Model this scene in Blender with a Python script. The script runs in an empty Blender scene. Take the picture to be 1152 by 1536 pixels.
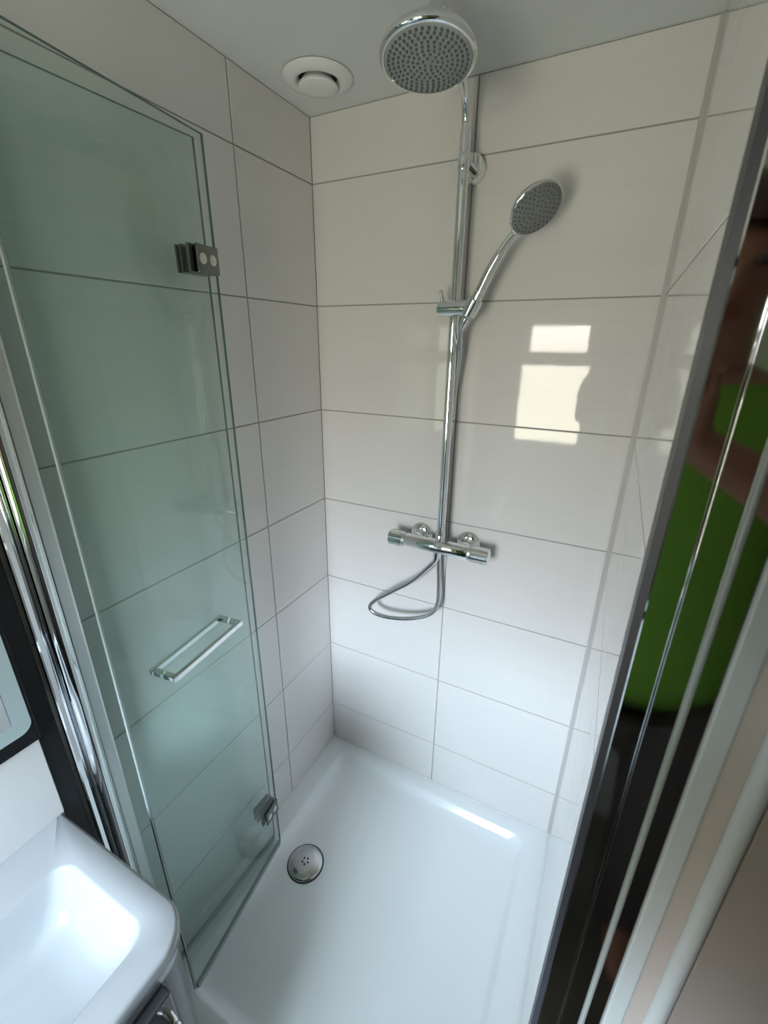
import bpy, bmesh, math, random
from mathutils import Vector, Matrix
random.seed(7)
S = bpy.context.scene
COL = S.collection

# ------------------------------------------------------------------ camera
CAM = Vector((0.8304, -1.1836, 1.6366))
cd = bpy.data.cameras.new('camera')
cam = bpy.data.objects.new('camera', cd)
COL.objects.link(cam)
cam.location = CAM
cam.rotation_euler = (1.2041, -0.0104, 0.4739)
cd.sensor_fit = 'HORIZONTAL'
cd.sensor_width = 36.0
cd.lens = 36.0 * 660.09 / 1152.0
cd.clip_start = 0.005
cd.dof.use_dof = True
cd.dof.focus_distance = 1.15
cd.dof.aperture_fstop = 11.0
S.camera = cam

# ------------------------------------------------------------------ sky outside the window
W = bpy.data.worlds.new('sky')
S.world = W
W.use_nodes = True
nt = W.node_tree
for n in list(nt.nodes):
    nt.nodes.remove(n)
tc = nt.nodes.new('ShaderNodeTexCoord')
sp = nt.nodes.new('ShaderNodeSeparateXYZ')
mr = nt.nodes.new('ShaderNodeMapRange')
mr.inputs['From Min'].default_value = -1.0
mr.inputs['From Max'].default_value = 1.0
cr = nt.nodes.new('ShaderNodeValToRGB')
el = cr.color_ramp.elements
el[0].position = 0.45
el[0].color = (0.19, 0.18, 0.145, 1)
el[1].position = 1.0
el[1].color = (0.68, 0.86, 1.10, 1)
for pos, c in ((0.50, (0.215, 0.20, 0.185, 1)), (0.555, (0.31, 0.30, 0.295, 1)), (0.605, (0.64, 0.72, 0.82, 1)), (0.655, (0.86, 1.0, 1.18, 1))):
    e = el.new(pos)
    e.color = c
bg = nt.nodes.new('ShaderNodeBackground')
bg.inputs['Strength'].default_value = 87.0
ow = nt.nodes.new('ShaderNodeOutputWorld')
nt.links.new(tc.outputs['Generated'], sp.inputs[0])
nt.links.new(sp.outputs['Z'], mr.inputs['Value'])
nt.links.new(mr.outputs[0], cr.inputs[0])
nt.links.new(cr.outputs[0], bg.inputs[0])
nt.links.new(bg.outputs[0], ow.inputs[0])

# window portal: only guides the sampling of the sky
WIN_Y = -1.93
pl = bpy.data.lights.new('window_portal', 'AREA')
pl.shape = 'RECTANGLE'
pl.size = 0.54
pl.size_y = 0.88
pl.cycles.is_portal = True
po = bpy.data.objects.new('window_portal', pl)
COL.objects.link(po)
po.location = (0.45, WIN_Y - 0.02, 1.385)
po.rotation_euler = (math.radians(90), 0, 0)

# ------------------------------------------------------------------ exposure
S.view_settings.view_transform = 'Standard'
S.view_settings.look = 'None'
S.view_settings.gamma = 1.0
S.view_settings.exposure = 0.0
S.view_settings.use_curve_mapping = False
S.cycles.use_denoising = True
S.cycles.denoiser = 'OPENIMAGEDENOISE'
S.cycles.denoising_input_passes = 'RGB_ALBEDO_NORMAL'
S.cycles.denoising_prefilter = 'ACCURATE'
S.cycles.max_bounces = 9
S.cycles.diffuse_bounces = 5
S.cycles.glossy_bounces = 6
S.cycles.transparent_max_bounces = 24
S.cycles.sample_clamp_indirect = 4.0
S.cycles.blur_glossy = 0.15
S.cycles.caustics_reflective = False
S.cycles.caustics_refractive = False

# ------------------------------------------------------------------ materials
def pbsdf(name, col, rough=0.5, metal=0.0, spec=0.5, coat=0.0):
    m = bpy.data.materials.new(name)
    m.use_nodes = True
    b = m.node_tree.nodes['Principled BSDF']
    b.inputs['Base Color'].default_value = (*col, 1)
    b.inputs['Roughness'].default_value = rough
    b.inputs['Metallic'].default_value = metal
    b.inputs['Specular IOR Level'].default_value = spec
    b.inputs['Coat Weight'].default_value = coat
    b.inputs['Coat Roughness'].default_value = 0.03
    return m

def noise_mat(name, col, col2, scale, rough, bump=0.0, vec=(1, 1, 1), metal=0.0, detail=3.0):
    m = pbsdf(name, col, rough, metal)
    t = m.node_tree
    b = t.nodes['Principled BSDF']
    c = t.nodes.new('ShaderNodeTexCoord')
    mp = t.nodes.new('ShaderNodeMapping')
    mp.inputs['Scale'].default_value = vec
    nz = t.nodes.new('ShaderNodeTexNoise')
    nz.inputs['Scale'].default_value = scale
    nz.inputs['Detail'].default_value = detail
    mx = t.nodes.new('ShaderNodeMix')
    mx.data_type = 'RGBA'
    mx.inputs[6].default_value = (*col, 1)
    mx.inputs[7].default_value = (*col2, 1)
    t.links.new(c.outputs['Object'], mp.inputs[0])
    t.links.new(mp.outputs[0], nz.inputs['Vector'])
    t.links.new(nz.outputs['Fac'], mx.inputs[0])
    t.links.new(mx.outputs[2], b.inputs['Base Color'])
    if bump:
        bp = t.nodes.new('ShaderNodeBump')
        bp.inputs['Strength'].default_value = bump
        bp.inputs['Distance'].default_value = 0.002
        t.links.new(nz.outputs['Fac'], bp.inputs['Height'])
        t.links.new(bp.outputs[0], b.inputs['Normal'])
    return m

def tile_mat(name, col, col2, rough, streak, wave):
    """glazed tile: fine horizontal streaks and a slightly wavy glaze, shifted from tile to tile"""
    m = pbsdf(name, col, rough)
    t = m.node_tree
    b = t.nodes['Principled BSDF']
    c = t.nodes.new('ShaderNodeTexCoord')
    oi = t.nodes.new('ShaderNodeObjectInfo')
    ml = t.nodes.new('ShaderNodeMath')
    ml.operation = 'MULTIPLY'
    ml.inputs[1].default_value = 37.0
    ad = t.nodes.new('ShaderNodeVectorMath')
    ad.operation = 'ADD'
    t.links.new(oi.outputs['Random'], ml.inputs[0])
    t.links.new(c.outputs['Object'], ad.inputs[0])
    t.links.new(ml.outputs[0], ad.inputs[1])
    mp = t.nodes.new('ShaderNodeMapping')
    mp.inputs['Scale'].default_value = (5.0, 5.0, 230.0)
    n1 = t.nodes.new('ShaderNodeTexNoise')
    n1.inputs['Scale'].default_value = 1.0
    n1.inputs['Detail'].default_value = 4.0
    n2 = t.nodes.new('ShaderNodeTexNoise')
    n2.inputs['Scale'].default_value = 38.0
    n2.inputs['Detail'].default_value = 1.0
    t.links.new(ad.outputs[0], mp.inputs[0])
    t.links.new(mp.outputs[0], n1.inputs['Vector'])
    t.links.new(ad.outputs[0], n2.inputs['Vector'])
    mx = t.nodes.new('ShaderNodeMix')
    mx.data_type = 'RGBA'
    mx.inputs[6].default_value = (*col, 1)
    mx.inputs[7].default_value = (*col2, 1)
    t.links.new(n1.outputs['Fac'], mx.inputs[0])
    t.links.new(mx.outputs[2], b.inputs['Base Color'])
    b1 = t.nodes.new('ShaderNodeBump')
    b1.inputs['Strength'].default_value = streak
    b1.inputs['Distance'].default_value = 0.0006
    b2 = t.nodes.new('ShaderNodeBump')
    b2.inputs['Strength'].default_value = wave
    b2.inputs['Distance'].default_value = 0.001
    t.links.new(n1.outputs['Fac'], b1.inputs['Height'])
    t.links.new(n2.outputs['Fac'], b2.inputs['Height'])
    t.links.new(b1.outputs[0], b2.inputs['Normal'])
    t.links.new(b2.outputs[0], b.inputs['Normal'])
    return m

def glass_mat(name, tint, rough=0.0):
    m = bpy.data.materials.new(name)
    m.use_nodes = True
    t = m.node_tree
    for n in list(t.nodes):
        t.nodes.remove(n)
    tr = t.nodes.new('ShaderNodeBsdfTransparent')
    tr.inputs[0].default_value = (*tint, 1)
    gl = t.nodes.new('ShaderNodeBsdfGlossy')
    gl.inputs['Roughness'].default_value = rough
    fr = t.nodes.new('ShaderNodeFresnel')
    # thin sheet: the same facing reflection from either side of each face
    ge = t.nodes.new('ShaderNodeNewGeometry')
    io = t.nodes.new('ShaderNodeMapRange')
    io.inputs['To Min'].default_value = 1.45
    io.inputs['To Max'].default_value = 1 / 1.45
    t.links.new(ge.outputs['Backfacing'], io.inputs['Value'])
    t.links.new(io.outputs[0], fr.inputs[0])
    mx = t.nodes.new('ShaderNodeMixShader')
    o = t.nodes.new('ShaderNodeOutputMaterial')
    t.links.new(fr.outputs[0], mx.inputs[0])
    t.links.new(tr.outputs[0], mx.inputs[1])
    t.links.new(gl.outputs[0], mx.inputs[2])
    t.links.new(mx.outputs[0], o.inputs[0])
    return m

M_TILE = tile_mat('tile_white_glaze', (0.775, 0.755, 0.738), (0.715, 0.695, 0.68), 0.035, 0.025, 0.035)
M_TAUPE = tile_mat('tile_taupe_glaze', (0.43, 0.385, 0.35), (0.39, 0.35, 0.32), 0.16, 0.15, 0.06)
M_PANEL = noise_mat('taupe_panel', (0.25, 0.22, 0.195), (0.22, 0.195, 0.175), 14, 0.4, 0.03)
M_GROUT = noise_mat('grout_grey', (0.41, 0.395, 0.37), (0.35, 0.34, 0.32), 60, 0.8, 0.2)
M_GROUT_D = noise_mat('grout_taupe', (0.24, 0.225, 0.21), (0.2, 0.19, 0.18), 60, 0.8, 0.2)
M_CEIL = noise_mat('ceiling_paint', (0.72, 0.745, 0.735), (0.69, 0.715, 0.705), 40, 0.65, 0.08)
M_PAINT = noise_mat('wall_paint', (0.72, 0.70, 0.67), (0.68, 0.66, 0.63), 30, 0.6, 0.08)
M_FLOOR = noise_mat('floor_dark_tile', (0.10, 0.09, 0.08), (0.14, 0.125, 0.11), 9, 0.4, 0.05)
M_CHROME = pbsdf('chrome', (0.82, 0.84, 0.85), 0.05, 1.0)
M_CHROME_D = pbsdf('chrome_hose', (0.62, 0.63, 0.65), 0.2, 1.0)
M_CHROME_B = pbsdf('chrome_painted_dark', (0.22, 0.245, 0.235), 0.14, 1.0)  # hinge chrome; reflected dark surroundings painted into its base colour
M_DRAIN = pbsdf('drain_steel', (0.50, 0.51, 0.51), 0.16, 1.0)
M_SATIN = pbsdf('satin_aluminium', (0.72, 0.73, 0.72), 0.32, 1.0)
M_ACRYL = pbsdf('tray_acrylic', (0.86, 0.90, 0.91), 0.13)
M_SPLASH = pbsdf('splashback_dimmed', (0.50, 0.50, 0.50), 0.3)  # pale panel; grey base colour stands in for weaker window light
M_CERAM = pbsdf('basin_ceramic_dimmed', (0.40, 0.42, 0.44), 0.14)  # white ceramic; base colour darkened to imitate dimmer light on the basin
M_PLAST = pbsdf('white_plastic', (0.80, 0.82, 0.81), 0.35)
M_BLACK = pbsdf('black_plastic', (0.006, 0.007, 0.008), 0.22, 0.0, 0.25)
M_DARK = pbsdf('dark_void', (0.01, 0.01, 0.01), 0.8)
M_SEAL = pbsdf('grey_rubber', (0.030, 0.032, 0.040), 0.42)
M_HEADGREY = pbsdf('shower_face_grey', (0.30, 0.33, 0.325), 0.3)
M_HANDGREY = pbsdf('hand_shower_face_grey', (0.20, 0.215, 0.205), 0.3)
M_NOZZLE = pbsdf('nozzle_rubber', (0.11, 0.125, 0.13), 0.5)
M_GLASS = glass_mat('green_safety_glass', (0.925, 0.972, 0.958))
M_GLASSEDGE = pbsdf('glass_edge', (0.10, 0.18, 0.15), 0.08)
M_CLEARSEAL = pbsdf('clear_seal', (0.30, 0.36, 0.35), 0.12)
M_PANE = glass_mat('window_glass', (0.97, 0.98, 0.97))
M_MIRROR = pbsdf('mirror_silver', (0.86, 0.90, 0.89), 0.01, 1.0)
M_FROST = pbsdf('frosted_mirror_band', (0.50, 0.62, 0.63), 0.28, 0.55)
M_CAB = pbsdf('cabinet_dark_gloss', (0.045, 0.048, 0.052), 0.16, 0.0, 0.5, 0.4)
M_CABRIM = pbsdf('cabinet_grey_metal', (0.42, 0.42, 0.45), 0.22, 0.8)
M_UPVC = pbsdf('window_frame_white', (0.8, 0.8, 0.79), 0.3)
M_SEALG = pbsdf('grey_silicone', (0.52, 0.505, 0.485), 0.45)
M_SILIC = pbsdf('white_silicone', (0.78, 0.79, 0.78), 0.4)
M_TRIMGREY = pbsdf('grey_trim', (0.42, 0.45, 0.45), 0.35)
M_COVER = pbsdf('grey_cover', (0.27, 0.295, 0.28), 0.35)
M_SKIN = noise_mat('skin', (0.36, 0.17, 0.11), (0.42, 0.21, 0.14), 12, 0.5, 0.05)
M_SHIRT = noise_mat('green_cotton', (0.17, 0.36, 0.035), (0.14, 0.31, 0.03), 120, 0.85, 0.3)
M_TROUSER = noise_mat('dark_trouser_cloth', (0.075, 0.062, 0.055), (0.06, 0.05, 0.045), 150, 0.85, 0.3)
M_HAIR = noise_mat('dark_hair', (0.075, 0.028, 0.018), (0.055, 0.022, 0.014), 60, 0.5, 0.4, (1, 1, 0.1))
M_EYE = pbsdf('eye', (0.05, 0.035, 0.03), 0.1)

# ------------------------------------------------------------------ geometry helpers (vertex, face) lists
def gbox(x0, x1, y0, y1, z0, z1):
    v = [(x, y, z) for z in (z0, z1) for y in (y0, y1) for x in (x0, x1)]
    f = [(0, 2, 3, 1), (4, 5, 7, 6), (0, 1, 5, 4), (2, 6, 7, 3), (0, 4, 6, 2), (1, 3, 7, 5)]
    return v, f

def gjoin(*gs):
    V, F = [], []
    for v, f in gs:
        o = len(V)
        V += list(v)
        F += [tuple(i + o for i in q) for q in f]
    return V, F

def gxf(g, m):
    return [tuple(m @ Vector(p)) for p in g[0]], g[1]

def gloft(loops, cap0=True, cap1=True):
    n = len(loops[0])
    V = [tuple(p) for l in loops for p in l]
    F = []
    for k in range(len(loops) - 1):
        for i in range(n):
            j = (i + 1) % n
            F.append((k * n + i, k * n + j, (k + 1) * n + j, (k + 1) * n + i))
    if cap0:
        F.append(tuple(reversed(range(n))))
    if cap1:
        F.append(tuple((len(loops) - 1) * n + i for i in range(n)))
    return V, F

def glathe(prof, m, n=40, cap=True):
    """prof: list of (radius, height) along local z"""
    loops = []
    for r, h in prof:
        r = max(r, 1e-5)
        loops.append([m @ Vector((r * math.cos(2 * math.pi * i / n), r * math.sin(2 * math.pi * i / n), h)) for i in range(n)])
    return gloft(loops, cap, cap)

def axis_m(p, d):
    q = Vector(d).normalized().to_track_quat('Z', 'Y')
    return Matrix.Translation(Vector(p)) @ q.to_matrix().to_4x4()

def spline(pts, per=10):
    P = [Vector(p) for p in pts]
    P = [P[0] * 2 - P[1]] + P + [P[-1] * 2 - P[-2]]
    out = []
    for i in range(1, len(P) - 2):
        a, b, c, d = P[i - 1], P[i], P[i + 1], P[i + 2]
        for k in range(per):
            t = k / per
            out.append(0.5 * ((2 * b) + (c - a) * t + (2 * a - 5 * b + 4 * c - d) * t * t + (3 * b - 3 * c + d - a) * t ** 3))
    out.append(P[-2])
    return out

def gtube(path, rad, n=16):
    P = [Vector(p) for p in path]
    if not isinstance(rad, (list, tuple)):
        rad = [rad] * len(P)
    loops = []
    t0 = (P[1] - P[0]).normalized()
    u = t0.orthogonal().normalized()
    for i, p in enumerate(P):
        t = (P[min(i + 1, len(P) - 1)] - P[max(i - 1, 0)]).normalized()
        u = (u - t * u.dot(t)).normalized()
        w = t.cross(u)
        loops.append([p + rad[i] * (math.cos(2 * math.pi * k / n) * u + math.sin(2 * math.pi * k / n) * w) for k in range(n)])
    return gloft(loops)

def rrect(x0, x1, y0, y1, z, r, seg=8):
    """rounded rectangle, r = radius or 4 radii (x0y0, x1y0, x1y1, x0y1); counter-clockwise"""
    if not isinstance(r, (list, tuple)):
        r = (r,) * 4
    out = []
    for (cx, cy, sx, sy, a0), rr in zip(((x0, y0, 1, 1, 180), (x1, y0, -1, 1, 270), (x1, y1, -1, -1, 0), (x0, y1, 1, -1, 90)), r):
        for k in range(seg + 1):
            a = math.radians(a0 + 90 * k / seg)
            out.append((cx + sx * rr + rr * math.cos(a), cy + sy * rr + rr * math.sin(a), z))
    return out

def mk(name, g, mat, parent=None, smooth=None, bevel=0.0, seg=2):
    V, F = g
    me = bpy.data.meshes.new(name)
    off = parent_world(parent) if parent else Vector((0, 0, 0))
    me.from_pydata([tuple(Vector(p) - off) for p in V], [], F)
    me.validate()
    bm = bmesh.new()
    bm.from_mesh(me)
    if smooth != 'raw':
        bmesh.ops.recalc_face_normals(bm, faces=bm.faces[:])
    if bevel:
        bmesh.ops.bevel(bm, geom=bm.edges[:], offset=bevel, segments=seg, affect='EDGES', profile=0.5, clamp_overlap=True)
    bm.to_mesh(me)
    bm.free()
    mats = mat if isinstance(mat, (list, tuple)) else [mat]
    for m in mats:
        me.materials.append(m)
    if smooth:
        for p in me.polygons:
            p.use_smooth = True
        try:
            me.set_sharp_from_angle(angle=math.radians(smooth if isinstance(smooth, (int, float)) and smooth > 1 else 40))
        except Exception:
            pass
    o = bpy.data.objects.new(name, me)
    COL.objects.link(o)
    if parent:
        o.parent = parent
    return o

def parent_world(o):
    p = Vector(o.location)
    while o.parent:
        o = o.parent
        p += o.location
    return p

def thing(name, loc, label, cat, group=None, kind=None):
    o = bpy.data.objects.new(name, None)
    COL.objects.link(o)
    o.location = loc
    o.empty_display_size = 0.05
    return tag(o, label, cat, group, kind)

def tag(o, label=None, cat=None, group=None, kind=None):
    if label:
        o['label'] = label
    if cat:
        o['category'] = cat
    if group:
        o['group'] = group
    if kind:
        o['kind'] = kind
    return o

# ------------------------------------------------------------------ the room
WX = 0.886          # right tiled wall
ZC = 2.1815         # ceiling
ZB = 0.2355         # first full grout line
TRAY = 0.05         # tray rim
DOOR_Y = -0.86
RX = 1.95           # far right wall of the room
T = 0.003           # tile relief above grout
GAP = 0.003

struct = lambda name, g, m, label, cat: tag(mk(name, g, m), label, cat, None, 'structure')
floor = struct('floor', gbox(-0.1, RX + 0.1, WIN_Y - 0.1, 0.1, -0.08, 0.0), M_FLOOR, 'dark bathroom floor outside the shower tray', 'floor')
ceiling = struct('ceiling', gbox(-0.1, RX + 0.1, WIN_Y - 0.1, 0.1, ZC, ZC + 0.08), M_CEIL, 'white painted ceiling above the shower', 'ceiling')
wall_left = struct('wall_left', gbox(-0.1, -T, WIN_Y - 0.1, 0.1, 0.0, ZC), M_GROUT, 'left wall of glossy off-white tiles behind the folded glass door', 'wall')
wall_back = struct('wall_back', gbox(-T, WX + T + 0.04, T, 0.1, 0.0, ZC), M_GROUT, 'back wall of glossy off-white tiles carrying the shower column', 'wall')
wall_right = struct('wall_right', gbox(WX + T, 0.926, DOOR_Y, T, 0.0, ZC), M_GROUT, 'narrow glimpse of the right tiled shower wall beside the chrome profile', 'wall')
wall_front = struct('wall_front', gbox(0.9292, RX + 0.1, -0.862, -0.78, 0.0, ZC), M_GROUT_D, 'blurred taupe wall at the lower right edge', 'wall')
wall_far = struct('wall_far', gbox(RX + T, RX + 0.1, WIN_Y - 0.1, -0.862, 0.0, ZC), M_GROUT_D, 'taupe tiled wall across the room seen in the mirror', 'wall')

_tm = {}
def tile_mesh(w, h, mat):
    k = (round(w, 4), round(h, 4), mat.name)
    if k not in _tm:
        me = bpy.data.meshes.new('tile')
        c = 0.0010
        a = [(-w / 2, 0, -h / 2), (w / 2, 0, -h / 2), (w / 2, 0, h / 2), (-w / 2, 0, h / 2)]
        b = [(x, -T + c, z) for x, _, z in a]
        d = [(math.copysign(abs(x) - c, x), -T, math.copysign(abs(z) - c, z)) for x, _, z in a]
        V, F = gloft([a, b, d])
        me.from_pydata(V, [], F)
        bm = bmesh.new()
        bm.from_mesh(me)
        bmesh.ops.recalc_face_normals(bm, faces=bm.faces[:])
        bm.to_mesh(me)
        bm.free()
        me.materials.append(mat)
        _tm[k] = me
    return _tm[k]

ZROWS = [TRAY - 0.008] + [ZB + 0.3 * k for k in range(7)] + [ZC]
def tile_wall(parent, us, place, rot, mat, rows=ZROWS):
    for u0, u1 in us:
        for z0, z1 in zip(rows[:-1], rows[1:]):
            o = bpy.data.objects.new('tile', tile_mesh(u1 - u0 - GAP, z1 - z0 - GAP, mat))
            COL.objects.link(o)
            o.parent = parent
            x, y = place((u0 + u1) / 2)
            o.location = (x, y, (z0 + z1) / 2)
            o.rotation_euler = (0, 0, rot)
H = math.pi / 2
tile_wall(wall_back, [(-0.0012, 0.449), (0.449, WX - 0.004)], lambda u: (u, T), 0, M_TILE)
tile_wall(wall_left, [(-0.288, 0.0012), (-0.888, -0.288), (-1.488, -0.888), (-1.93, -1.488)], lambda u: (-T, u), H, M_TILE)
tile_wall(wall_right, [(-0.72, -0.002), (-0.86, -0.72)], lambda u: (WX + T, u), -H, M_TILE)
mk('corner_sealant', gbox(WX - 0.0060, WX + T, -0.0012, T, TRAY, ZC - 0.001), M_SEALG, wall_right)
ROWS2 = [0.0] + ZROWS[1:]
tile_wall(wall_front, [(0.976, 1.45), (1.45, RX)], lambda u: (u, -0.862), 0, M_PANEL, [0.0, ZC])
tile_wall(wall_far, [(-1.47, -0.875), (-1.93, -1.47)], lambda u: (RX + T, u), -H, M_TAUPE, ROWS2)

# window wall behind the camera, with the real opening
OX0, OX1, OZ0, OZ1 = 0.19, 0.71, 0.96, 1.81
wall_window = struct('wall_window', gjoin(
    gbox(-0.1, OX0, WIN_Y - 0.1, WIN_Y, 0, ZC), gbox(OX1, RX + 0.1, WIN_Y - 0.1, WIN_Y, 0, ZC),
    gbox(OX0, OX1, WIN_Y - 0.1, WIN_Y, 0, OZ0), gbox(OX0, OX1, WIN_Y - 0.1, WIN_Y, OZ1, ZC)), M_PAINT,
    'painted window wall reflected in the glossy back tiles', 'wall')
win = thing('window_1', ((OX0 + OX1) / 2, WIN_Y - 0.04, OZ0), 'white framed window reflected as bright panes in the back wall', 'window', None, 'structure')
fy0, fy1 = WIN_Y - 0.07, WIN_Y - 0.015
wx0, wx1 = OX0 + 0.055, OX1 - 0.055
mk('window_frame', gjoin(gbox(OX0, wx0, fy0, fy1, OZ0, OZ1), gbox(wx1, OX1, fy0, fy1, OZ0, OZ1),
   gbox(wx0, wx1, fy0, fy1, OZ0, OZ0 + 0.060), gbox(wx0, wx1, fy0, fy1, OZ1 - 0.032, OZ1),
   gbox(wx0, wx1, fy0, fy1, 1.513, 1.568)), M_UPVC, win)
mk('vent_sash', gjoin(gbox(wx0, 0.280, fy0 + 0.005, fy1 + 0.008, 1.568, OZ1 - 0.032), gbox(0.627, wx1, fy0 + 0.005, fy1 + 0.008, 1.568, OZ1 - 0.032),
   gbox(0.280, 0.627, fy0 + 0.005, fy1 + 0.008, 1.568, 1.597), gbox(0.280, 0.627, fy0 + 0.005, fy1 + 0.008, 1.748, OZ1 - 0.032)), M_UPVC, win)
mk('pane', gbox(0.280, 0.627, WIN_Y - 0.045, WIN_Y - 0.041, 1.597, 1.748), M_PANE, win)
mk('pane', gbox(wx0, wx1, WIN_Y - 0.045, WIN_Y - 0.041, OZ0 + 0.060, 1.513), M_PANE, win)
mk('added_shade_hood', gbox(OX0 - 0.25, OX1 + 0.25, WIN_Y - 0.60, WIN_Y - 0.101, OZ1 + 0.03, OZ1 + 0.09), M_UPVC, win)  # added unseen hood, blocks high sky light from the basin
mk('window_sill', gbox(OX0 - 0.03, OX1 + 0.03, WIN_Y - 0.02, WIN_Y + 0.06, OZ0 - 0.025, OZ0), M_UPVC, win, bevel=0.004)

# trims beside the shower opening
trim_1 = struct('trim_1', gbox(-T, 0.004, -0.933, -0.902, 0.0, ZC - 0.002), M_BLACK, 'black vertical edge strip between mirror and chrome hinge profile', 'trim')
t2 = mk('trim_2', gbox(0.9294, 0.9455, -0.868, -0.862, 0.0, ZC - 0.002), M_TRIMGREY, bevel=0.002)
tag(t2, 'pale grey vertical strip right of the chrome closing profile', 'trim', None, 'structure')
t3 = mk('trim_3', glathe([(0.0085, 0.0), (0.0085, ZC - 0.004)], Matrix.Translation((0.968, -0.862, 0.0)), 24), M_TRIMGREY, smooth=40)
tag(t3, 'blurred pale rounded bead on the taupe wall at lower right', 'trim', None, 'structure')
t4 = mk('trim_4', gbox(0.9455, 0.9600, -0.866, -0.862, 0.0, ZC - 0.002), M_TAUPE)
tag(t4, 'taupe strip between the two pale trims at right', 'trim', None, 'structure')

# ------------------------------------------------------------------ shower tray
tray = thing('shower_tray', (0.443, -0.45, 0.0), 'white square shower tray with round chrome drain cover', 'shower tray')
def tl(iL, iB, iR, iF, z, r):
    return rrect(iL, WX - iR, -0.905 + iF, -iB, z, r, 8)
mk('basin_shell', gloft([
    tl(0.001, 0.001, 0.001, 0.004, 0.0, 0.004), tl(0.001, 0.001, 0.001, 0.0, TRAY - 0.006, 0.004),
    tl(0.003, 0.003, 0.003, 0.003, TRAY - 0.001, 0.004), tl(0.006, 0.006, 0.006, 0.006, TRAY, 0.004),
    tl(0.066, 0.046, 0.066, 0.054, TRAY - 0.0008, 0.034), tl(0.071, 0.051, 0.071, 0.059, TRAY - 0.0025, 0.036),
    tl(0.075, 0.055, 0.075, 0.063, TRAY - 0.007, 0.038), tl(0.088, 0.066, 0.086, 0.074, 0.027, 0.04),
    tl(0.096, 0.073, 0.093, 0.081, 0.0215, 0.045), tl(0.122, 0.092, 0.116, 0.098, 0.0195, 0.05),
    tl(0.20, 0.20, 0.20, 0.20, 0.0185, 0.06), tl(0.40, 0.40, 0.40, 0.40, 0.018, 0.03)], True, True), M_ACRYL, tray, smooth=50)
mk('sealant_bead', gjoin(gbox(0.0, 0.006, -0.86, 0.0, TRAY - 0.002, TRAY + 0.003), gbox(0.006, WX - 0.006, -0.006, 0.0, TRAY - 0.002, TRAY + 0.003),
   gbox(WX - 0.006, WX, -0.86, 0.0, TRAY - 0.002, TRAY + 0.003)), M_SILIC, tray)
DC = Vector((0.181, -0.452, 0.0185))
dr = mk('drain_cover', glathe([(0.057, 0.0), (0.057, 0.003), (0.055, 0.0065), (0.050, 0.009), (0.03, 0.0115), (0.0, 0.0125)], Matrix.Translation(DC), 56), M_DRAIN, tray, smooth=60)
tag(dr, 'round domed chrome drain cover')
mk('drain_hole', gjoin(*[glathe([(0.0028, 0.0), (0.0028, 0.0016)], Matrix.Translation(DC + Vector((0.010 * math.cos(a), 0.010 * math.sin(a), 0.0115))), 10)
   for a in [2 * math.pi * k / 5 for k in range(5)]]), M_DARK, dr)
mk('drain_gap', glathe([(0.0605, 0.0), (0.0605, 0.0012)], Matrix.Translation(DC), 48), M_SEAL, tray)

# ------------------------------------------------------------------ ceiling vent
VC = Vector((0.128, -0.145, ZC))
vent = thing('ceiling_vent', VC, 'round white extractor vent valve in the ceiling corner', 'vent')
dn = axis_m(VC, (0, 0, -1))
mk('ring', glathe([(0.040, 0.0), (0.074, 0.0), (0.077, 0.003), (0.075, 0.007), (0.060, 0.013), (0.052, 0.014), (0.046, 0.010), (0.042, 0.002)], dn, 64, False), M_PLAST, vent, smooth=50)
mk('throat', glathe([(0.047, 0.0005), (0.047, 0.0015)], dn, 48), M_DARK, vent)
mk('valve_disc', glathe([(0.030, 0.001), (0.038, 0.012), (0.0425, 0.016), (0.043, 0.020), (0.040, 0.023), (0.02, 0.0245), (0.0, 0.025)], dn, 56), M_PLAST, vent, smooth=50)

# ------------------------------------------------------------------ shower column: mixer, riser, overhead shower
PX, PY = 0.447, -0.062
col = thing('shower_column', (0.441, -0.07, 1.082), 'chrome shower column with thermostatic bar mixer and round overhead shower', 'shower')
MZ, MY = 1.082, -0.07
xm = lambda x: axis_m((x, MY, MZ), (1, 0, 0))
mk('mixer_body', glathe([(0.019, 0.340 - 0.287), (0.0215, 0.343 - 0.287), (0.0215, 0.535 - 0.287), (0.019, 0.538 - 0.287)], xm(0.287), 40), M_CHROME, col, smooth=40)
def knob(x0, x1, nm):
    a, b = sorted((x0, x1))
    k = mk('control_knob', glathe([(0.0205, a), (0.0225, a + 0.002), (0.0225, b - 0.002), (0.0205, b)], axis_m((0, MY, MZ), (1, 0, 0)), 36), M_CHROME, col, smooth=40)
    r = mk('collar', glathe([(0.0212, 0.0), (0.0212, 0.006)], xm(0.3345 if x0 < 0.44 else 0.537), 36), M_SATIN, k)
    # finger ridges around the rim of the knob
    rg = []
    for i in range(6):
        an = 2 * math.pi * i / 6 + 0.4
        m = Matrix.Translation((0, MY, MZ)) @ Matrix.Rotation(an, 4, 'X')
        rg.append(gxf(gbox(a + 0.004, b - 0.004, -0.004, 0.004, 0.0215, 0.0242), m))
    mk('grip_ridge', gjoin(*rg), M_CHROME, k, bevel=0.0008)
    return k
knob(0.287, 0.3345, 'flow')
kb = knob(0.5430, 0.594, 'temperature')
mk('safety_button', glathe([(0.005, 0.0), (0.005, 0.003), (0.003, 0.0042)], axis_m((0.575, MY - 0.004, MZ - 0.0215), (0, -0.2, -1)), 16), M_CHROME, kb, smooth=40)
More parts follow.
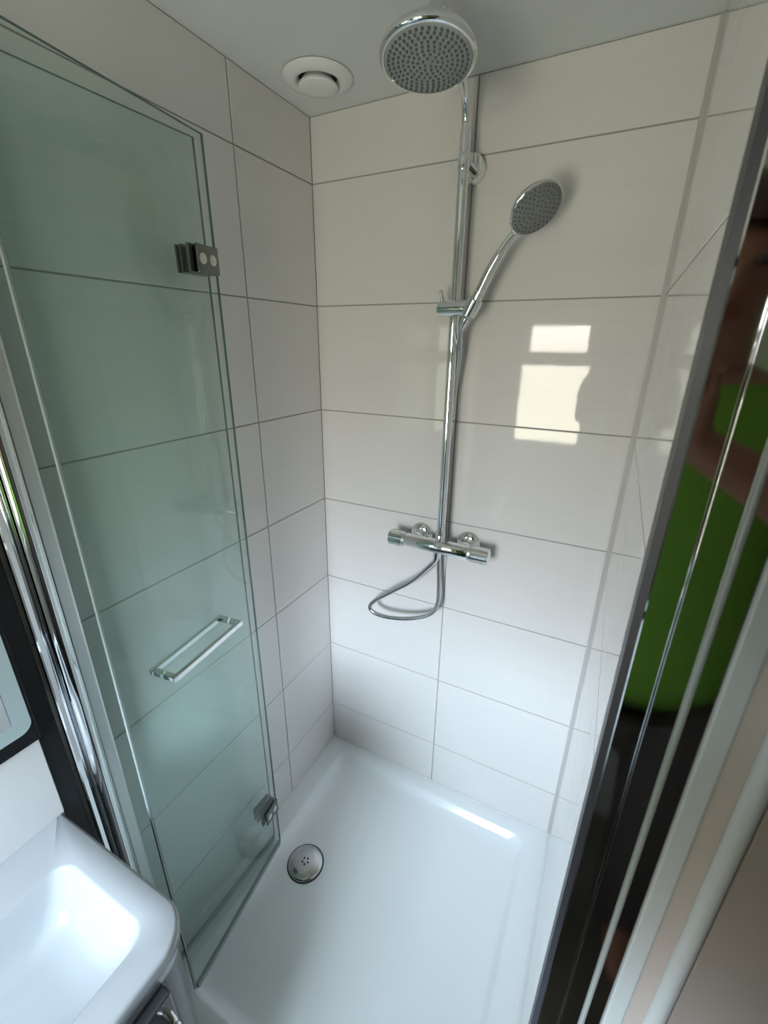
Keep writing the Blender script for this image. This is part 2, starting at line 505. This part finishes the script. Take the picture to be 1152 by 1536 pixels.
for cx in (0.365, 0.516):
    u = mk('wall_union', glathe([(0.0135, 0.004), (0.0135, 0.030), (0.017, 0.032), (0.017, 0.052), (0.013, 0.054)], axis_m((cx, 0, MZ), (0, -1, 0)), 32), M_CHROME, col, smooth=40)
    mk('rosette', glathe([(0.037, 0.0), (0.037, 0.004), (0.034, 0.010), (0.024, 0.016), (0.0145, 0.018)], axis_m((cx, 0, MZ), (0, -1, 0)), 44), M_CHROME, u, smooth=50)
mk('hose_outlet', glathe([(0.011, 0.0), (0.011, 0.016), (0.0085, 0.018)], axis_m((0.441, MY, MZ - 0.019), (0, 0, -1)), 24), M_CHROME, col, smooth=40)
mk('riser_nut', glathe([(0.0145, 0.0), (0.0145, 0.018), (0.0125, 0.021)], axis_m((PX, PY - 0.004, MZ + 0.018), (0, 0, 1)), 28), M_CHROME, col, smooth=40)
mk('riser_pipe', gtube([(PX, PY, MZ + 0.02), (PX, PY, 1.4), (PX, PY, 1.8), (PX, PY, 2.062)], 0.0120, 28), M_CHROME, col, smooth=40)
NUT = Vector((0.479, -0.345, 2.108))
arm = spline([(PX, PY, 2.058), (PX + 0.0005, PY - 0.004, 2.085), (PX + 0.004, PY - 0.030, 2.116), (PX + 0.012, PY - 0.10, 2.132), (PX + 0.024, PY - 0.20, 2.140), (PX + 0.033, PY - 0.268, 2.132), NUT], 10)
mk('shower_arm', gtube(arm, 0.0098, 24), M_CHROME, col, smooth=40)
br = mk('wall_bracket', gjoin(glathe([(0.031, 0.0), (0.031, 0.020), (0.028, 0.025)], axis_m((PX + 0.002, 0, 2.008), (0, -1, 0)), 40),
   glathe([(0.0125, 0.0), (0.0125, 0.046)], axis_m((PX, -0.004, 2.008), (0, -1, 0)), 28)), M_CHROME, col, smooth=40)
mk('bracket_clamp', glathe([(0.0122, -0.016), (0.0130, -0.014), (0.0130, 0.014), (0.0122, 0.016)], axis_m((PX, PY, 2.008), (0, 0, 1)), 32), M_CHROME, br, smooth=40)
# overhead shower
HN = Vector((0.05, -0.15, -0.97)).normalized()
HC = Vector((0.4765, -0.352, 2.061))
hm = axis_m(HC, HN)
RH = 0.0765
hd = mk('overhead_shower', glathe([(0.0, -0.030), (0.014, -0.030), (0.020, -0.027), (0.034, -0.024), (0.054, -0.018), (0.067, -0.010), (0.0745, -0.002), (RH, 0.005), (RH - 0.0005, 0.008), (RH - 0.004, 0.0105), (RH - 0.007, 0.0105)], hm, 72, False), M_CHROME, col, smooth=60)
mk('swivel_nut', glathe([(0.012, -0.054), (0.0165, -0.050), (0.0165, -0.034), (0.0145, -0.028)], hm, 28), M_CHROME, hd, smooth=40)
mk('spray_face', glathe([(RH - 0.006, 0.0085), (RH - 0.009, 0.0108), (0.04, 0.0118), (0.0, 0.012)], hm, 64), M_HEADGREY, hd, smooth=60)
nz = []
for ring in range(1, 9):
    r = 0.0078 * ring
    cnt = max(5, int(round(ring * 5.2)))
    for k in range(cnt):
        a = 2 * math.pi * k / cnt + 0.3 * (ring % 2)
        nz.append(glathe([(0.0022, 0.0108), (0.0022, 0.0132), (0.0014, 0.0142)], hm @ Matrix.Translation((r * math.cos(a), r * math.sin(a), 0)), 7))
tag(mk('spray_nozzles', gjoin(*nz), M_NOZZLE, hd), 'small dark rubber spray nozzles', kind='stuff')
# slider that clamps onto the riser
SZ = 1.716
sl = mk('slide_holder', glathe([(0.0165, 0.0), (0.0185, 0.002), (0.0185, 0.078), (0.0165, 0.080)], axis_m((PX - 0.040, PY, SZ), (1, -0.10, 0)), 36), M_CHROME, col, smooth=40)
mk('slide_lever', gtube([(PX - 0.031, PY, SZ + 0.014), (PX - 0.034, PY - 0.002, SZ + 0.030), (PX - 0.038, PY - 0.003, SZ + 0.041)], [0.0062, 0.0052, 0.0048], 12), M_CHROME, sl, smooth=40)
CRD = Vector((0.47, -0.12, 0.87)).normalized()
CRC = Vector((PX + 0.049, PY - 0.022, SZ))
mk('handset_cradle', glathe([(0.0145, -0.020), (0.0172, -0.018), (0.0185, 0.018), (0.0165, 0.020), (0.0125, 0.019), (0.0115, -0.020)], axis_m(CRC, CRD), 32, False), M_CHROME, sl, smooth=40)

# ------------------------------------------------------------------ hand shower
hs = thing('hand_shower', CRC, 'chrome hand shower with grey oval spray face resting in the slide holder', 'hand shower')
p0 = CRC - CRD * 0.024
h1 = CRC + CRD * 0.03
hpts = spline([p0, CRC, h1, h1 + Vector((0.028, -0.004, 0.055)), h1 + Vector((0.056, -0.006, 0.098)), h1 + Vector((0.082, -0.002, 0.125))], 8)
nH = len(hpts)
mk('handle', gtube(hpts, [0.0088 + 0.0032 * math.sin(math.pi * min(1, i / (nH * 0.8))) + (0.003 * max(0, (i / nH - 0.8) * 5)) for i in range(nH)], 24), M_CHROME, hs, smooth=40)
mk('grip_ring', glathe([(0.0112, 0.0), (0.0122, 0.001), (0.0122, 0.004), (0.0112, 0.005)], axis_m(CRC + CRD * 0.034, CRD), 28), M_SATIN, hs, smooth=40)
FN = Vector((0.60, -0.46, -0.76)).normalized()
FC = Vector((0.6220, -0.118, 1.893))
fm = axis_m(FC, FN)
hh = mk('spray_head', glathe([(0.0, -0.028), (0.018, -0.026), (0.036, -0.019), (0.049, -0.009), (0.0545, 0.001), (0.0545, 0.004), (0.052, 0.006)], fm, 56, False), M_CHROME, hs, smooth=60)
mk('spray_face', glathe([(0.053, 0.0045), (0.0505, 0.0065), (0.02, 0.0075), (0.0, 0.0078)], fm, 48), M_HANDGREY, hh, smooth=60)
nz = []
for ring in range(1, 6):
    for k in range(6 * ring):
        a = 2 * math.pi * k / (6 * ring)
        nz.append(glathe([(0.0016, 0.006), (0.0016, 0.0088), (0.001, 0.0094)], fm @ Matrix.Translation((0.0092 * ring * math.cos(a), 0.0092 * ring * math.sin(a), 0)), 6))
tag(mk('spray_nozzles', gjoin(*nz), M_NOZZLE, hh), 'fine rubber spray nozzles', kind='stuff')

# ------------------------------------------------------------------ hose
hose = thing('shower_hose', (0.36, -0.05, 0.80), 'silver shower hose hanging in a loop below the bar mixer', 'hose')
hp = spline([p0 - CRD * 0.008, p0 - CRD * 0.035 + Vector((0, 0.004, 0)), (0.462, -0.050, 1.60), (0.448, -0.036, 1.48), (0.440, -0.0335, 1.33), (0.436, -0.0325, 1.18), (0.434, -0.0315, 1.08),
             (0.437, -0.033, 1.00), (0.444, -0.040, 0.93), (0.446, -0.050, 0.875), (0.428, -0.060, 0.838), (0.372, -0.070, 0.810), (0.30, -0.076, 0.793),
             (0.243, -0.078, 0.792), (0.220, -0.078, 0.810), (0.240, -0.077, 0.842), (0.300, -0.075, 0.892), (0.365, -0.073, 0.945), (0.412, -0.071, 1.000), (0.434, -0.070, 1.030), (0.4405, -0.070, 1.050)], 8)
ho = mk('hose_tube', gtube(hp, 0.0068, 14), M_CHROME_D, hose, smooth=60)
mk('hose_ferrule', gtube([p0 - CRD * 0.028, p0 - CRD * 0.012, p0 - CRD * 0.002], [0.0072, 0.0098, 0.0100], 20), M_CHROME, hose, smooth=50)
mk('hose_ferrule', gtube([(0.433, -0.070, 1.026), (0.4385, -0.070, 1.038), (0.441, -0.07, 1.047)], [0.0072, 0.0085, 0.0088], 20), M_CHROME, hose, smooth=50)

# ------------------------------------------------------------------ folding glass door (folded against the left wall)
ZG0, ZG1 = 0.063, 1.987
door = thing('folding_shower_door', (0.03, DOOR_Y, TRAY), 'green-tinted glass folding shower door folded open against the left wall', 'shower door')
def pane(name, A, B, z0, z1, t, parent, mats=None):
    A, B = Vector((*A, 0)), Vector((*B, 0))
    d = (B - A).normalized()
    n = Vector((-d.y, d.x, 0)) * (t / 2)
    lo = [A - n, B - n, B + n, A + n]
    V = [(p.x, p.y, z) for z in (z0, z1) for p in lo]
    F = [(3, 2, 1, 0), (4, 5, 6, 7), (0, 1, 5, 4), (1, 2, 6, 5), (2, 3, 7, 6), (3, 0, 4, 7)]
    o = mk(name, (V, F), mats or [M_GLASS, M_GLASSEDGE], parent)
    if not mats:
        L = (B - A).length
        for p in o.data.polygons:
            p.material_index = 0 if abs(p.normal.dot(n.normalized())) > 0.9 else 1
    return o
P1A, P1B = (0.036, -0.842), (0.054, -0.452)
P2A, P2B = (0.080, -0.455), (0.1235, -0.842)
g1 = pane('hinged_panel', P1A, P1B, ZG0, ZG1, 0.006, door)
g2 = pane('folding_panel', P2A, P2B, ZG0, ZG1, 0.006, door)
tag(g1, 'green glass panel next to the wall')
tag(g2, 'green glass panel carrying the handle')
def pt(A, B, s, off, z):
    A, B = Vector((*A, 0)), Vector((*B, 0))
    d = (B - A).normalized()
    n = Vector((-d.y, d.x, 0))          # A->B runs towards the viewer: this normal points to +x
    q = A + d * s + n * off
    return Vector((q.x, q.y, z))
def panel_box(A, B, s0, s1, o0, o1, z0, z1):
    V = [pt(A, B, s, o, z) for z in (z0, z1) for o in (o0, o1) for s in (s0, s1)]
    F = [(0, 2, 3, 1), (4, 5, 7, 6), (0, 1, 5, 4), (2, 6, 7, 3), (0, 4, 6, 2), (1, 3, 7, 5)]
    return [tuple(v) for v in V], F
L2 = (Vector(P2B) - Vector(P2A)).length
L1 = (Vector(P1B) - Vector(P1A)).length
# edge seals and bottom wipers
mk('edge_seal', panel_box(P2A, P2B, L2 + 0.0003, L2 + 0.0040, -0.0026, 0.0026, ZG0, ZG1), M_CLEARSEAL, g2)
mk('bottom_wiper', panel_box(P2A, P2B, 0.004, L2 - 0.004, -0.0045, 0.0045, TRAY + 0.0035, ZG0 + 0.006), M_CLEARSEAL, g2)
mk('bottom_wiper', panel_box(P1A, P1B, 0.02, L1 - 0.004, -0.0045, 0.0045, TRAY + 0.0035, ZG0 + 0.006), M_CLEARSEAL, g1)
# glass-to-glass hinges at the fold
for zc in (1.782, 0.245):
    h = mk('hinge', panel_box(P2A, P2B, 0.0, 0.058, 0.0035, 0.0085, zc - 0.024, zc + 0.024), M_CHROME_B, door, bevel=0.0012)
    mk('back_plate', panel_box(P2A, P2B, 0.002, 0.066, -0.0100, -0.0035, zc - 0.024, zc + 0.024), M_CHROME_B, h, bevel=0.0012)
    mk('wall_plate', gjoin(panel_box(P1A, P1B, L1 - 0.066, L1 - 0.002, -0.0100, -0.0035, zc - 0.024, zc + 0.024),
       panel_box(P1A, P1B, L1 - 0.066, L1 - 0.002, 0.0035, 0.0085, zc - 0.024, zc + 0.024)), M_CHROME_B, h, bevel=0.0012)
    c0 = pt(P2A, P2B, -0.004, -0.011, zc - 0.024)
    mk('hinge_pin', glathe([(0.0065, 0.0), (0.0065, 0.048)], Matrix.Translation(c0), 20), M_CHROME, h, smooth=40)
    for s in (0.018, 0.045):
        q = pt(P2A, P2B, s, 0.0085, zc)
        nn = (pt(P2A, P2B, s, 1.0, zc) - pt(P2A, P2B, s, 0.0, zc))
        mk('screw_cap', glathe([(0.0095, 0.0), (0.0095, 0.0014), (0.0075, 0.0022), (0.0, 0.0024)], axis_m(q, nn), 24), M_SATIN, h, smooth=40)
# horizontal bar handle with a bar on both faces of the glass
hz = 1.003
s0, s1 = 0.088, 0.300
hd2 = mk('handle', gjoin(panel_box(P2A, P2B, s0, s1, 0.024, 0.034, hz - 0.006, hz + 0.006), panel_box(P2A, P2B, s0, s0 + 0.012, 0.0032, 0.024, hz - 0.006, hz + 0.006),
   panel_box(P2A, P2B, s1 - 0.012, s1, 0.0032, 0.024, hz - 0.006, hz + 0.006)), M_CHROME, door, bevel=0.001)
mk('inner_bar', gjoin(panel_box(P2A, P2B, s0, s1, -0.034, -0.024, hz - 0.006, hz + 0.006), panel_box(P2A, P2B, s0, s0 + 0.012, -0.024, -0.0032, hz - 0.006, hz + 0.006),
   panel_box(P2A, P2B, s1 - 0.012, s1, -0.024, -0.0032, hz - 0.006, hz + 0.006)), M_CHROME, hd2, bevel=0.001)
# wall side hinge profile
def column(pts, z0, z1):
    return gloft([[(x, y, z0) for x, y in pts], [(x, y, z1) for x, y in pts]])
def arc(cx, cy, r, a0, a1, n=10):
    return [(cx + r * math.cos(math.radians(a0 + (a1 - a0) * k / n)), cy + r * math.sin(math.radians(a0 + (a1 - a0) * k / n))) for k in range(n + 1)]
pr = mk('wall_channel', column([(0.0013, -0.898)] + [(0.019, -0.898), (0.021, -0.896), (0.021, -0.889), (0.015, -0.887), (0.015, -0.845), (0.0013, -0.845)], TRAY + 0.0015, 2.0), M_CHROME, door)
tag(pr, 'chrome wall channel')
mk('pivot_tube', column(arc(0.030, -0.868, 0.0155, -200, 60, 20) + [(0.022, -0.846), (0.0155, -0.848)], TRAY + 0.0015, 2.0), M_CHROME, door, smooth=40)
mk('glass_clamp', column([(0.028, -0.856), (0.0405, -0.855), (0.0425, -0.838), (0.041, -0.834), (0.029, -0.834)], TRAY + 0.0015, 1.995), M_SATIN, door, bevel=0.0)

# ------------------------------------------------------------------ chrome closing profile on the right
cp = thing('closing_profile', (0.90, DOOR_Y, TRAY), 'tall chrome door jamb profile at the right reflecting a green shirt', 'door profile')
mk('magnetic_seal', column([(0.8692, -0.860), (0.8742, -0.861), (0.8742, -0.835), (0.8697, -0.835)], TRAY + 0.0015, 2.0), M_SEAL, cp)
mk('inner_channel', column([(0.8742, -0.8660), (0.8752, -0.8670), (0.8918, -0.8670), (0.8930, -0.8660), (0.8930, -0.845), (0.8742, -0.845)], TRAY + 0.0015, 2.0), M_CHROME, cp)
mk('edge_bead', column(arc(0.8940, -0.8668, 0.0006, 180, 360, 8) + [(0.8946, -0.85), (0.8934, -0.85)], TRAY + 0.0015, 2.0), M_CHROME, cp, smooth=40)
mk('middle_channel', column([(0.8950, -0.8645), (0.9110, -0.8645), (0.9110, -0.845), (0.8950, -0.845)], TRAY + 0.0015, 2.0), M_CHROME, cp)
mk('cover_strip', column(arc(0.9138, -0.8652, 0.0027, 180, 360, 8) + [(0.9165, -0.85), (0.9111, -0.85)], TRAY + 0.0015, 2.0), M_COVER, cp, smooth=40)
mk('wall_channel', column([(0.9166, -0.8640), (0.9288, -0.8640), (0.9288, -0.8605), (0.9166, -0.8605)], TRAY + 0.0015, 2.0), M_CHROME, cp)

# ------------------------------------------------------------------ mirror, backsplash, basin, vanity
MY1, MY0, MZ0, MZ1 = -0.9345, -1.56, 0.972, 1.80
mir = thing('bathroom_mirror', (0.0, (MY0 + MY1) / 2, MZ0), 'black-framed mirror with a frosted border above the basin', 'mirror')
mk('frame', gbox(0.001, 0.024, MY0, MY1, MZ0, MZ1), M_BLACK, mir, bevel=0.003)
def yz_loft(loops):
    return gloft([[(z, x, y) for x, y, z in l] for l in loops])   # rrect in the (y,z) plane extruded along x
I = 0.020
mk('frosted_border', yz_loft([rrect(MY0 + I, MY1 - I * 0.35, MZ0 + 0.030, MZ1 - I, 0.024, 0.020), rrect(MY0 + I, MY1 - I * 0.35, MZ0 + 0.030, MZ1 - I, 0.0262, 0.020)]), M_FROST, mir)
mk('mirror_glass', yz_loft([rrect(MY0 + 0.045, MY1 - 0.034, MZ0 + 0.060, MZ1 - 0.05, 0.0260, 0.004), rrect(MY0 + 0.045, MY1 - 0.034, MZ0 + 0.060, MZ1 - 0.05, 0.0268, 0.004)]), M_MIRROR, mir)
BZ = 0.771
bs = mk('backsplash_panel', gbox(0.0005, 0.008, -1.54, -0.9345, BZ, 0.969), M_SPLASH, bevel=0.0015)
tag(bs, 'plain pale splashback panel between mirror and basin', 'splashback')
BX, BY0, BY1 = 0.372, -1.54, -0.9375
basin = thing('wash_basin', (0.18, -1.23, 0.735), 'white rectangular ceramic wash basin with rounded corner at lower left', 'basin')
def bl(i, z, r, rb=0.003, xb=None):
    return rrect(xb or 0.0015, BX - i, BY0 + i, BY1 - i, z, (rb, r, r, rb), 10)
def bw(i, z, r):
    return rrect(0.098 + i * 0.5, 0.318 - i, -1.47 + i, -0.987 - i, z, r, 10)
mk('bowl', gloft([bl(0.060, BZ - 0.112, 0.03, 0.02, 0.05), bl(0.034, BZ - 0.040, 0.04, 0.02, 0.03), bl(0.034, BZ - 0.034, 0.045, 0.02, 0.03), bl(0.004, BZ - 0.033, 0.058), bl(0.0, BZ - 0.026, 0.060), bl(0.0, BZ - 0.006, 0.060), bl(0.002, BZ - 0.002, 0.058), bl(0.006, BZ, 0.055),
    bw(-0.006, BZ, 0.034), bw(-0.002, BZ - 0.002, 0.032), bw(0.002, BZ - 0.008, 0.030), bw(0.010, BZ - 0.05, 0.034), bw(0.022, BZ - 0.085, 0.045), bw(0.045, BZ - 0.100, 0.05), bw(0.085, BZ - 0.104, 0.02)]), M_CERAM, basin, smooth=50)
van = thing('vanity_cabinet', (0.18, -1.23, 0.0), 'dark glossy vanity cabinet with chrome handle under the basin', 'cabinet')
def vl(i, z, r=0.05):
    return rrect(0.0015 + max(0.0, i), BX - 0.012 - i, BY0 + 0.012 + i, BY1 - 0.010 - i, z, (0.003, r, r, 0.003), 10)
mk('body', gloft([vl(0.016, 0.142), vl(0.006, 0.12), vl(0.0, 0.126), vl(0.0, BZ - 0.063), vl(0.0, BZ - 0.060), vl(0.015, BZ - 0.060, 0.036), vl(0.015, 0.142, 0.036)], False, True), M_CAB, van, smooth=40)
mk('top_band', gloft([vl(-0.003, BZ - 0.0598, 0.053), vl(-0.003, BZ - 0.0355, 0.053), vl(0.015, BZ - 0.0355, 0.036), vl(0.015, BZ - 0.0598, 0.036), vl(-0.003, BZ - 0.0598, 0.053)], False, False), M_CABRIM, van, smooth=40)
for k, (za, zb) in enumerate(((0.43, 0.700), (0.15, 0.420))):
    d = mk('drawer', gbox(BX - 0.012, BX + 0.006, -1.475, -1.000, za, zb), M_CAB, van, bevel=0.004)
    hy0, hy1, hzz = -1.35, -1.012, zb - 0.045
    mk('handle', gtube(spline([(BX + 0.004, hy1, hzz), (BX + 0.022, hy1 - 0.004, hzz), (BX + 0.030, hy1 - 0.020, hzz), (BX + 0.030, (hy0 + hy1) / 2, hzz), (BX + 0.030, hy0 + 0.020, hzz), (BX + 0.022, hy0 + 0.004, hzz), (BX + 0.004, hy0, hzz)], 8), 0.0065, 14), M_CHROME, d, smooth=40)
mk('plinth', gbox(0.005, BX - 0.05, BY0 + 0.05, BY1 - 0.05, 0.0, 0.121), M_CAB, van)

# ------------------------------------------------------------------ the photographer, seen only as reflections
def skin_obj(name, verts, edges, radii, mat, parent, sub=2, root=0):
    me = bpy.data.meshes.new(name)
    off = parent_world(parent)
    me.from_pydata([tuple(Vector(v) - off) for v in verts], edges, [])
    o = bpy.data.objects.new(name, me)
    COL.objects.link(o)
    o.parent = parent
    sm = o.modifiers.new('skin', 'SKIN')
    sm.use_smooth_shade = True
    lay = me.skin_vertices[0].data if me.skin_vertices else None
    if lay is None:
        bpy.context.view_layer.objects.active = o
        lay = me.skin_vertices[0].data
    for i, r in enumerate(radii):
        lay[i].radius = r if isinstance(r, tuple) else (r, r)
        lay[i].use_root = (i == root)
    ss = o.modifiers.new('sub', 'SUBSURF')
    ss.levels = ss.render_levels = sub
    me.materials.append(mat)
    return o
QX, QY = 0.975, -1.57
K = 1.07            # tall figure
HX = 0.955          # head leans towards the phone
per = thing('person', (QX, QY, 0.0), 'person in a green t-shirt reflected in the chrome profile, holding up a phone', 'person')
per.scale = (K, K, K)
ROOT = Vector((QX, QY, 0.0))
def tw(*p):                      # a point that must stay put in the world although the figure is scaled
    return tuple(ROOT + (Vector(p) - ROOT) / K)
V, E, Rr = [], [], []
def av(p, r, prev=None):
    V.append(p)
    Rr.append(r)
    if prev is not None:
        E.append((prev, len(V) - 1))
    return len(V) - 1
pel = av((QX, QY, 0.95), (0.175, 0.115))
wst = av((QX, QY, 1.10), (0.160, 0.110), pel)
chs = av((QX, QY, 1.28), (0.180, 0.115), wst)
sho = av((QX, QY + 0.005, 1.42), (0.11, 0.075), chs)
nk = av((QX, QY + 0.015, 1.50), 0.052, sho)
jw = av((HX, QY + 0.045, 1.565), (0.060, 0.070), nk)
hd_ = av((HX, QY + 0.040, 1.635), (0.076, 0.095), jw)
tp = av((HX, QY + 0.030, 1.705), (0.060, 0.075), hd_)
for s in (-1, 1):
    hip = av((QX + s * 0.095, QY, 0.88), 0.088, pel)
    kn = av((QX + s * 0.105, QY + 0.015, 0.50), 0.058, hip)
    cf = av((QX + s * 0.108, QY - 0.010, 0.36), 0.056, kn)
    an = av((QX + s * 0.110, QY - 0.010, 0.085), 0.038, cf)
    ft = av((QX + s * 0.115, QY + 0.07, 0.045), (0.040, 0.036), an)
    av((QX + s * 0.122, QY + 0.15, 0.032), (0.042, 0.026), ft)
    sj = av((QX + s * 0.215, QY + 0.005, 1.405), 0.056, sho)
    eb = av((QX + s * 0.262, QY + 0.095, 1.165), 0.050, sj)
    fo = av((QX - 0.05 + s * 0.205, QY + 0.190, 1.30), 0.045, eb)
    wx = 0.83 + s * 0.088
    wr = av(tw(wx + s * 0.015, -1.285, 1.515), (0.026, 0.022), fo)
    pa = av(tw(wx + s * 0.010, -1.255, 1.575), (0.036, 0.018), wr)
    for k in range(4):                  # fingers curling round the phone edge
        b0 = av(tw(wx + s * 0.004, -1.240, 1.590 + 0.017 * k), 0.010, pa)
        b1 = av(tw(wx - s * 0.004, -1.218, 1.594 + 0.018 * k), 0.0090, b0)
        av(tw(wx - s * (0.024 + 0.003 * (k % 2)), -1.214, 1.596 + 0.018 * k), 0.0080, b1)
    th = av(tw(wx - s * 0.006, -1.265, 1.595), 0.0115, pa)
    av(tw(wx - s * 0.030, -1.250, 1.622), 0.0095, th)
body = skin_obj('body', V, E, Rr, M_SKIN, per, 2)
V2, E2, R2 = [], [], []
V, E, Rr = V2, E2, R2
a0 = av((QX, QY, 0.78), (0.205, 0.150))
a1 = av((QX, QY, 1.02), (0.200, 0.145), a0)
a2 = av((QX, QY, 1.28), (0.205, 0.140), a1)
a3 = av((QX, QY + 0.004, 1.425), (0.125, 0.088), a2)
a4 = av((QX, QY + 0.010, 1.470), (0.072, 0.068), a3)
for s in (-1, 1):
    b0 = av((QX + s * 0.220, QY + 0.005, 1.405), 0.074, a3)
    av((QX + s * 0.258, QY + 0.060, 1.235), 0.080, b0)
skin_obj('shirt', V2, E2, R2, M_SHIRT, per, 2)
V3, E3, R3 = [], [], []
V, E, Rr = V3, E3, R3
c0 = av((QX, QY, 0.98), (0.185, 0.125))
for s in (-1, 1):
    c1 = av((QX + s * 0.095, QY, 0.86), 0.102, c0)
    c2 = av((QX + s * 0.106, QY + 0.012, 0.50), 0.084, c1)
    av((QX + s * 0.110, QY - 0.008, 0.02), 0.066, c2)
skin_obj('trousers', V3, E3, R3, M_TROUSER, per, 2)
def ell(c, r, n=20, m=12):
    return glathe([(math.sin(math.pi * i / m), -math.cos(math.pi * i / m)) for i in range(m + 1)], Matrix.Translation(c) @ Matrix.Diagonal((*r, 1)), n)
def hair_geo():
    v, f = ell((HX, QY + 0.018, 1.672), (0.094, 0.106, 0.098), 28, 18)
    keep = [q for q in f if not all((v[i][1] > QY + 0.075 and v[i][2] < 1.70) or v[i][2] < 1.60 for i in q)]
    return v, keep
mk('hair', hair_geo(), M_HAIR, per, smooth=60)
for s in (-1, 1):
    mk('ear', ell((HX + s * 0.080, QY + 0.030, 1.628), (0.010, 0.018, 0.030), 14, 8), M_SKIN, per, smooth=60)
    mk('eye', ell((HX + s * 0.032, QY + 0.122, 1.640), (0.012, 0.010, 0.008), 14, 8), M_EYE, per, smooth=60)
mk('nose', ell((HX, QY + 0.136, 1.612), (0.015, 0.018, 0.026), 14, 8), M_SKIN, per, smooth=60)
mk('mouth', ell((HX, QY + 0.118, 1.572), (0.024, 0.010, 0.007), 14, 8), pbsdf('lips', (0.30, 0.10, 0.08), 0.5), per, smooth=60)

# the phone it holds, just behind the viewpoint
ph = thing('mobile_phone', CAM, 'dark phone held up by the person, only hinted at in the tile reflection', 'phone')
rm = Matrix.Translation(CAM) @ cam.rotation_euler.to_matrix().to_4x4()
mk('phone_body', gxf(gloft([rrect(-0.058, 0.016, -0.132, 0.016, 0.014, 0.010), rrect(-0.058, 0.016, -0.132, 0.016, 0.022, 0.010)]), rm), M_BLACK, ph)
mk('phone_screen', gxf(gloft([rrect(-0.055, 0.013, -0.129, 0.013, 0.0222, 0.008), rrect(-0.055, 0.013, -0.129, 0.013, 0.0226, 0.008)]), rm), M_SEAL, ph)
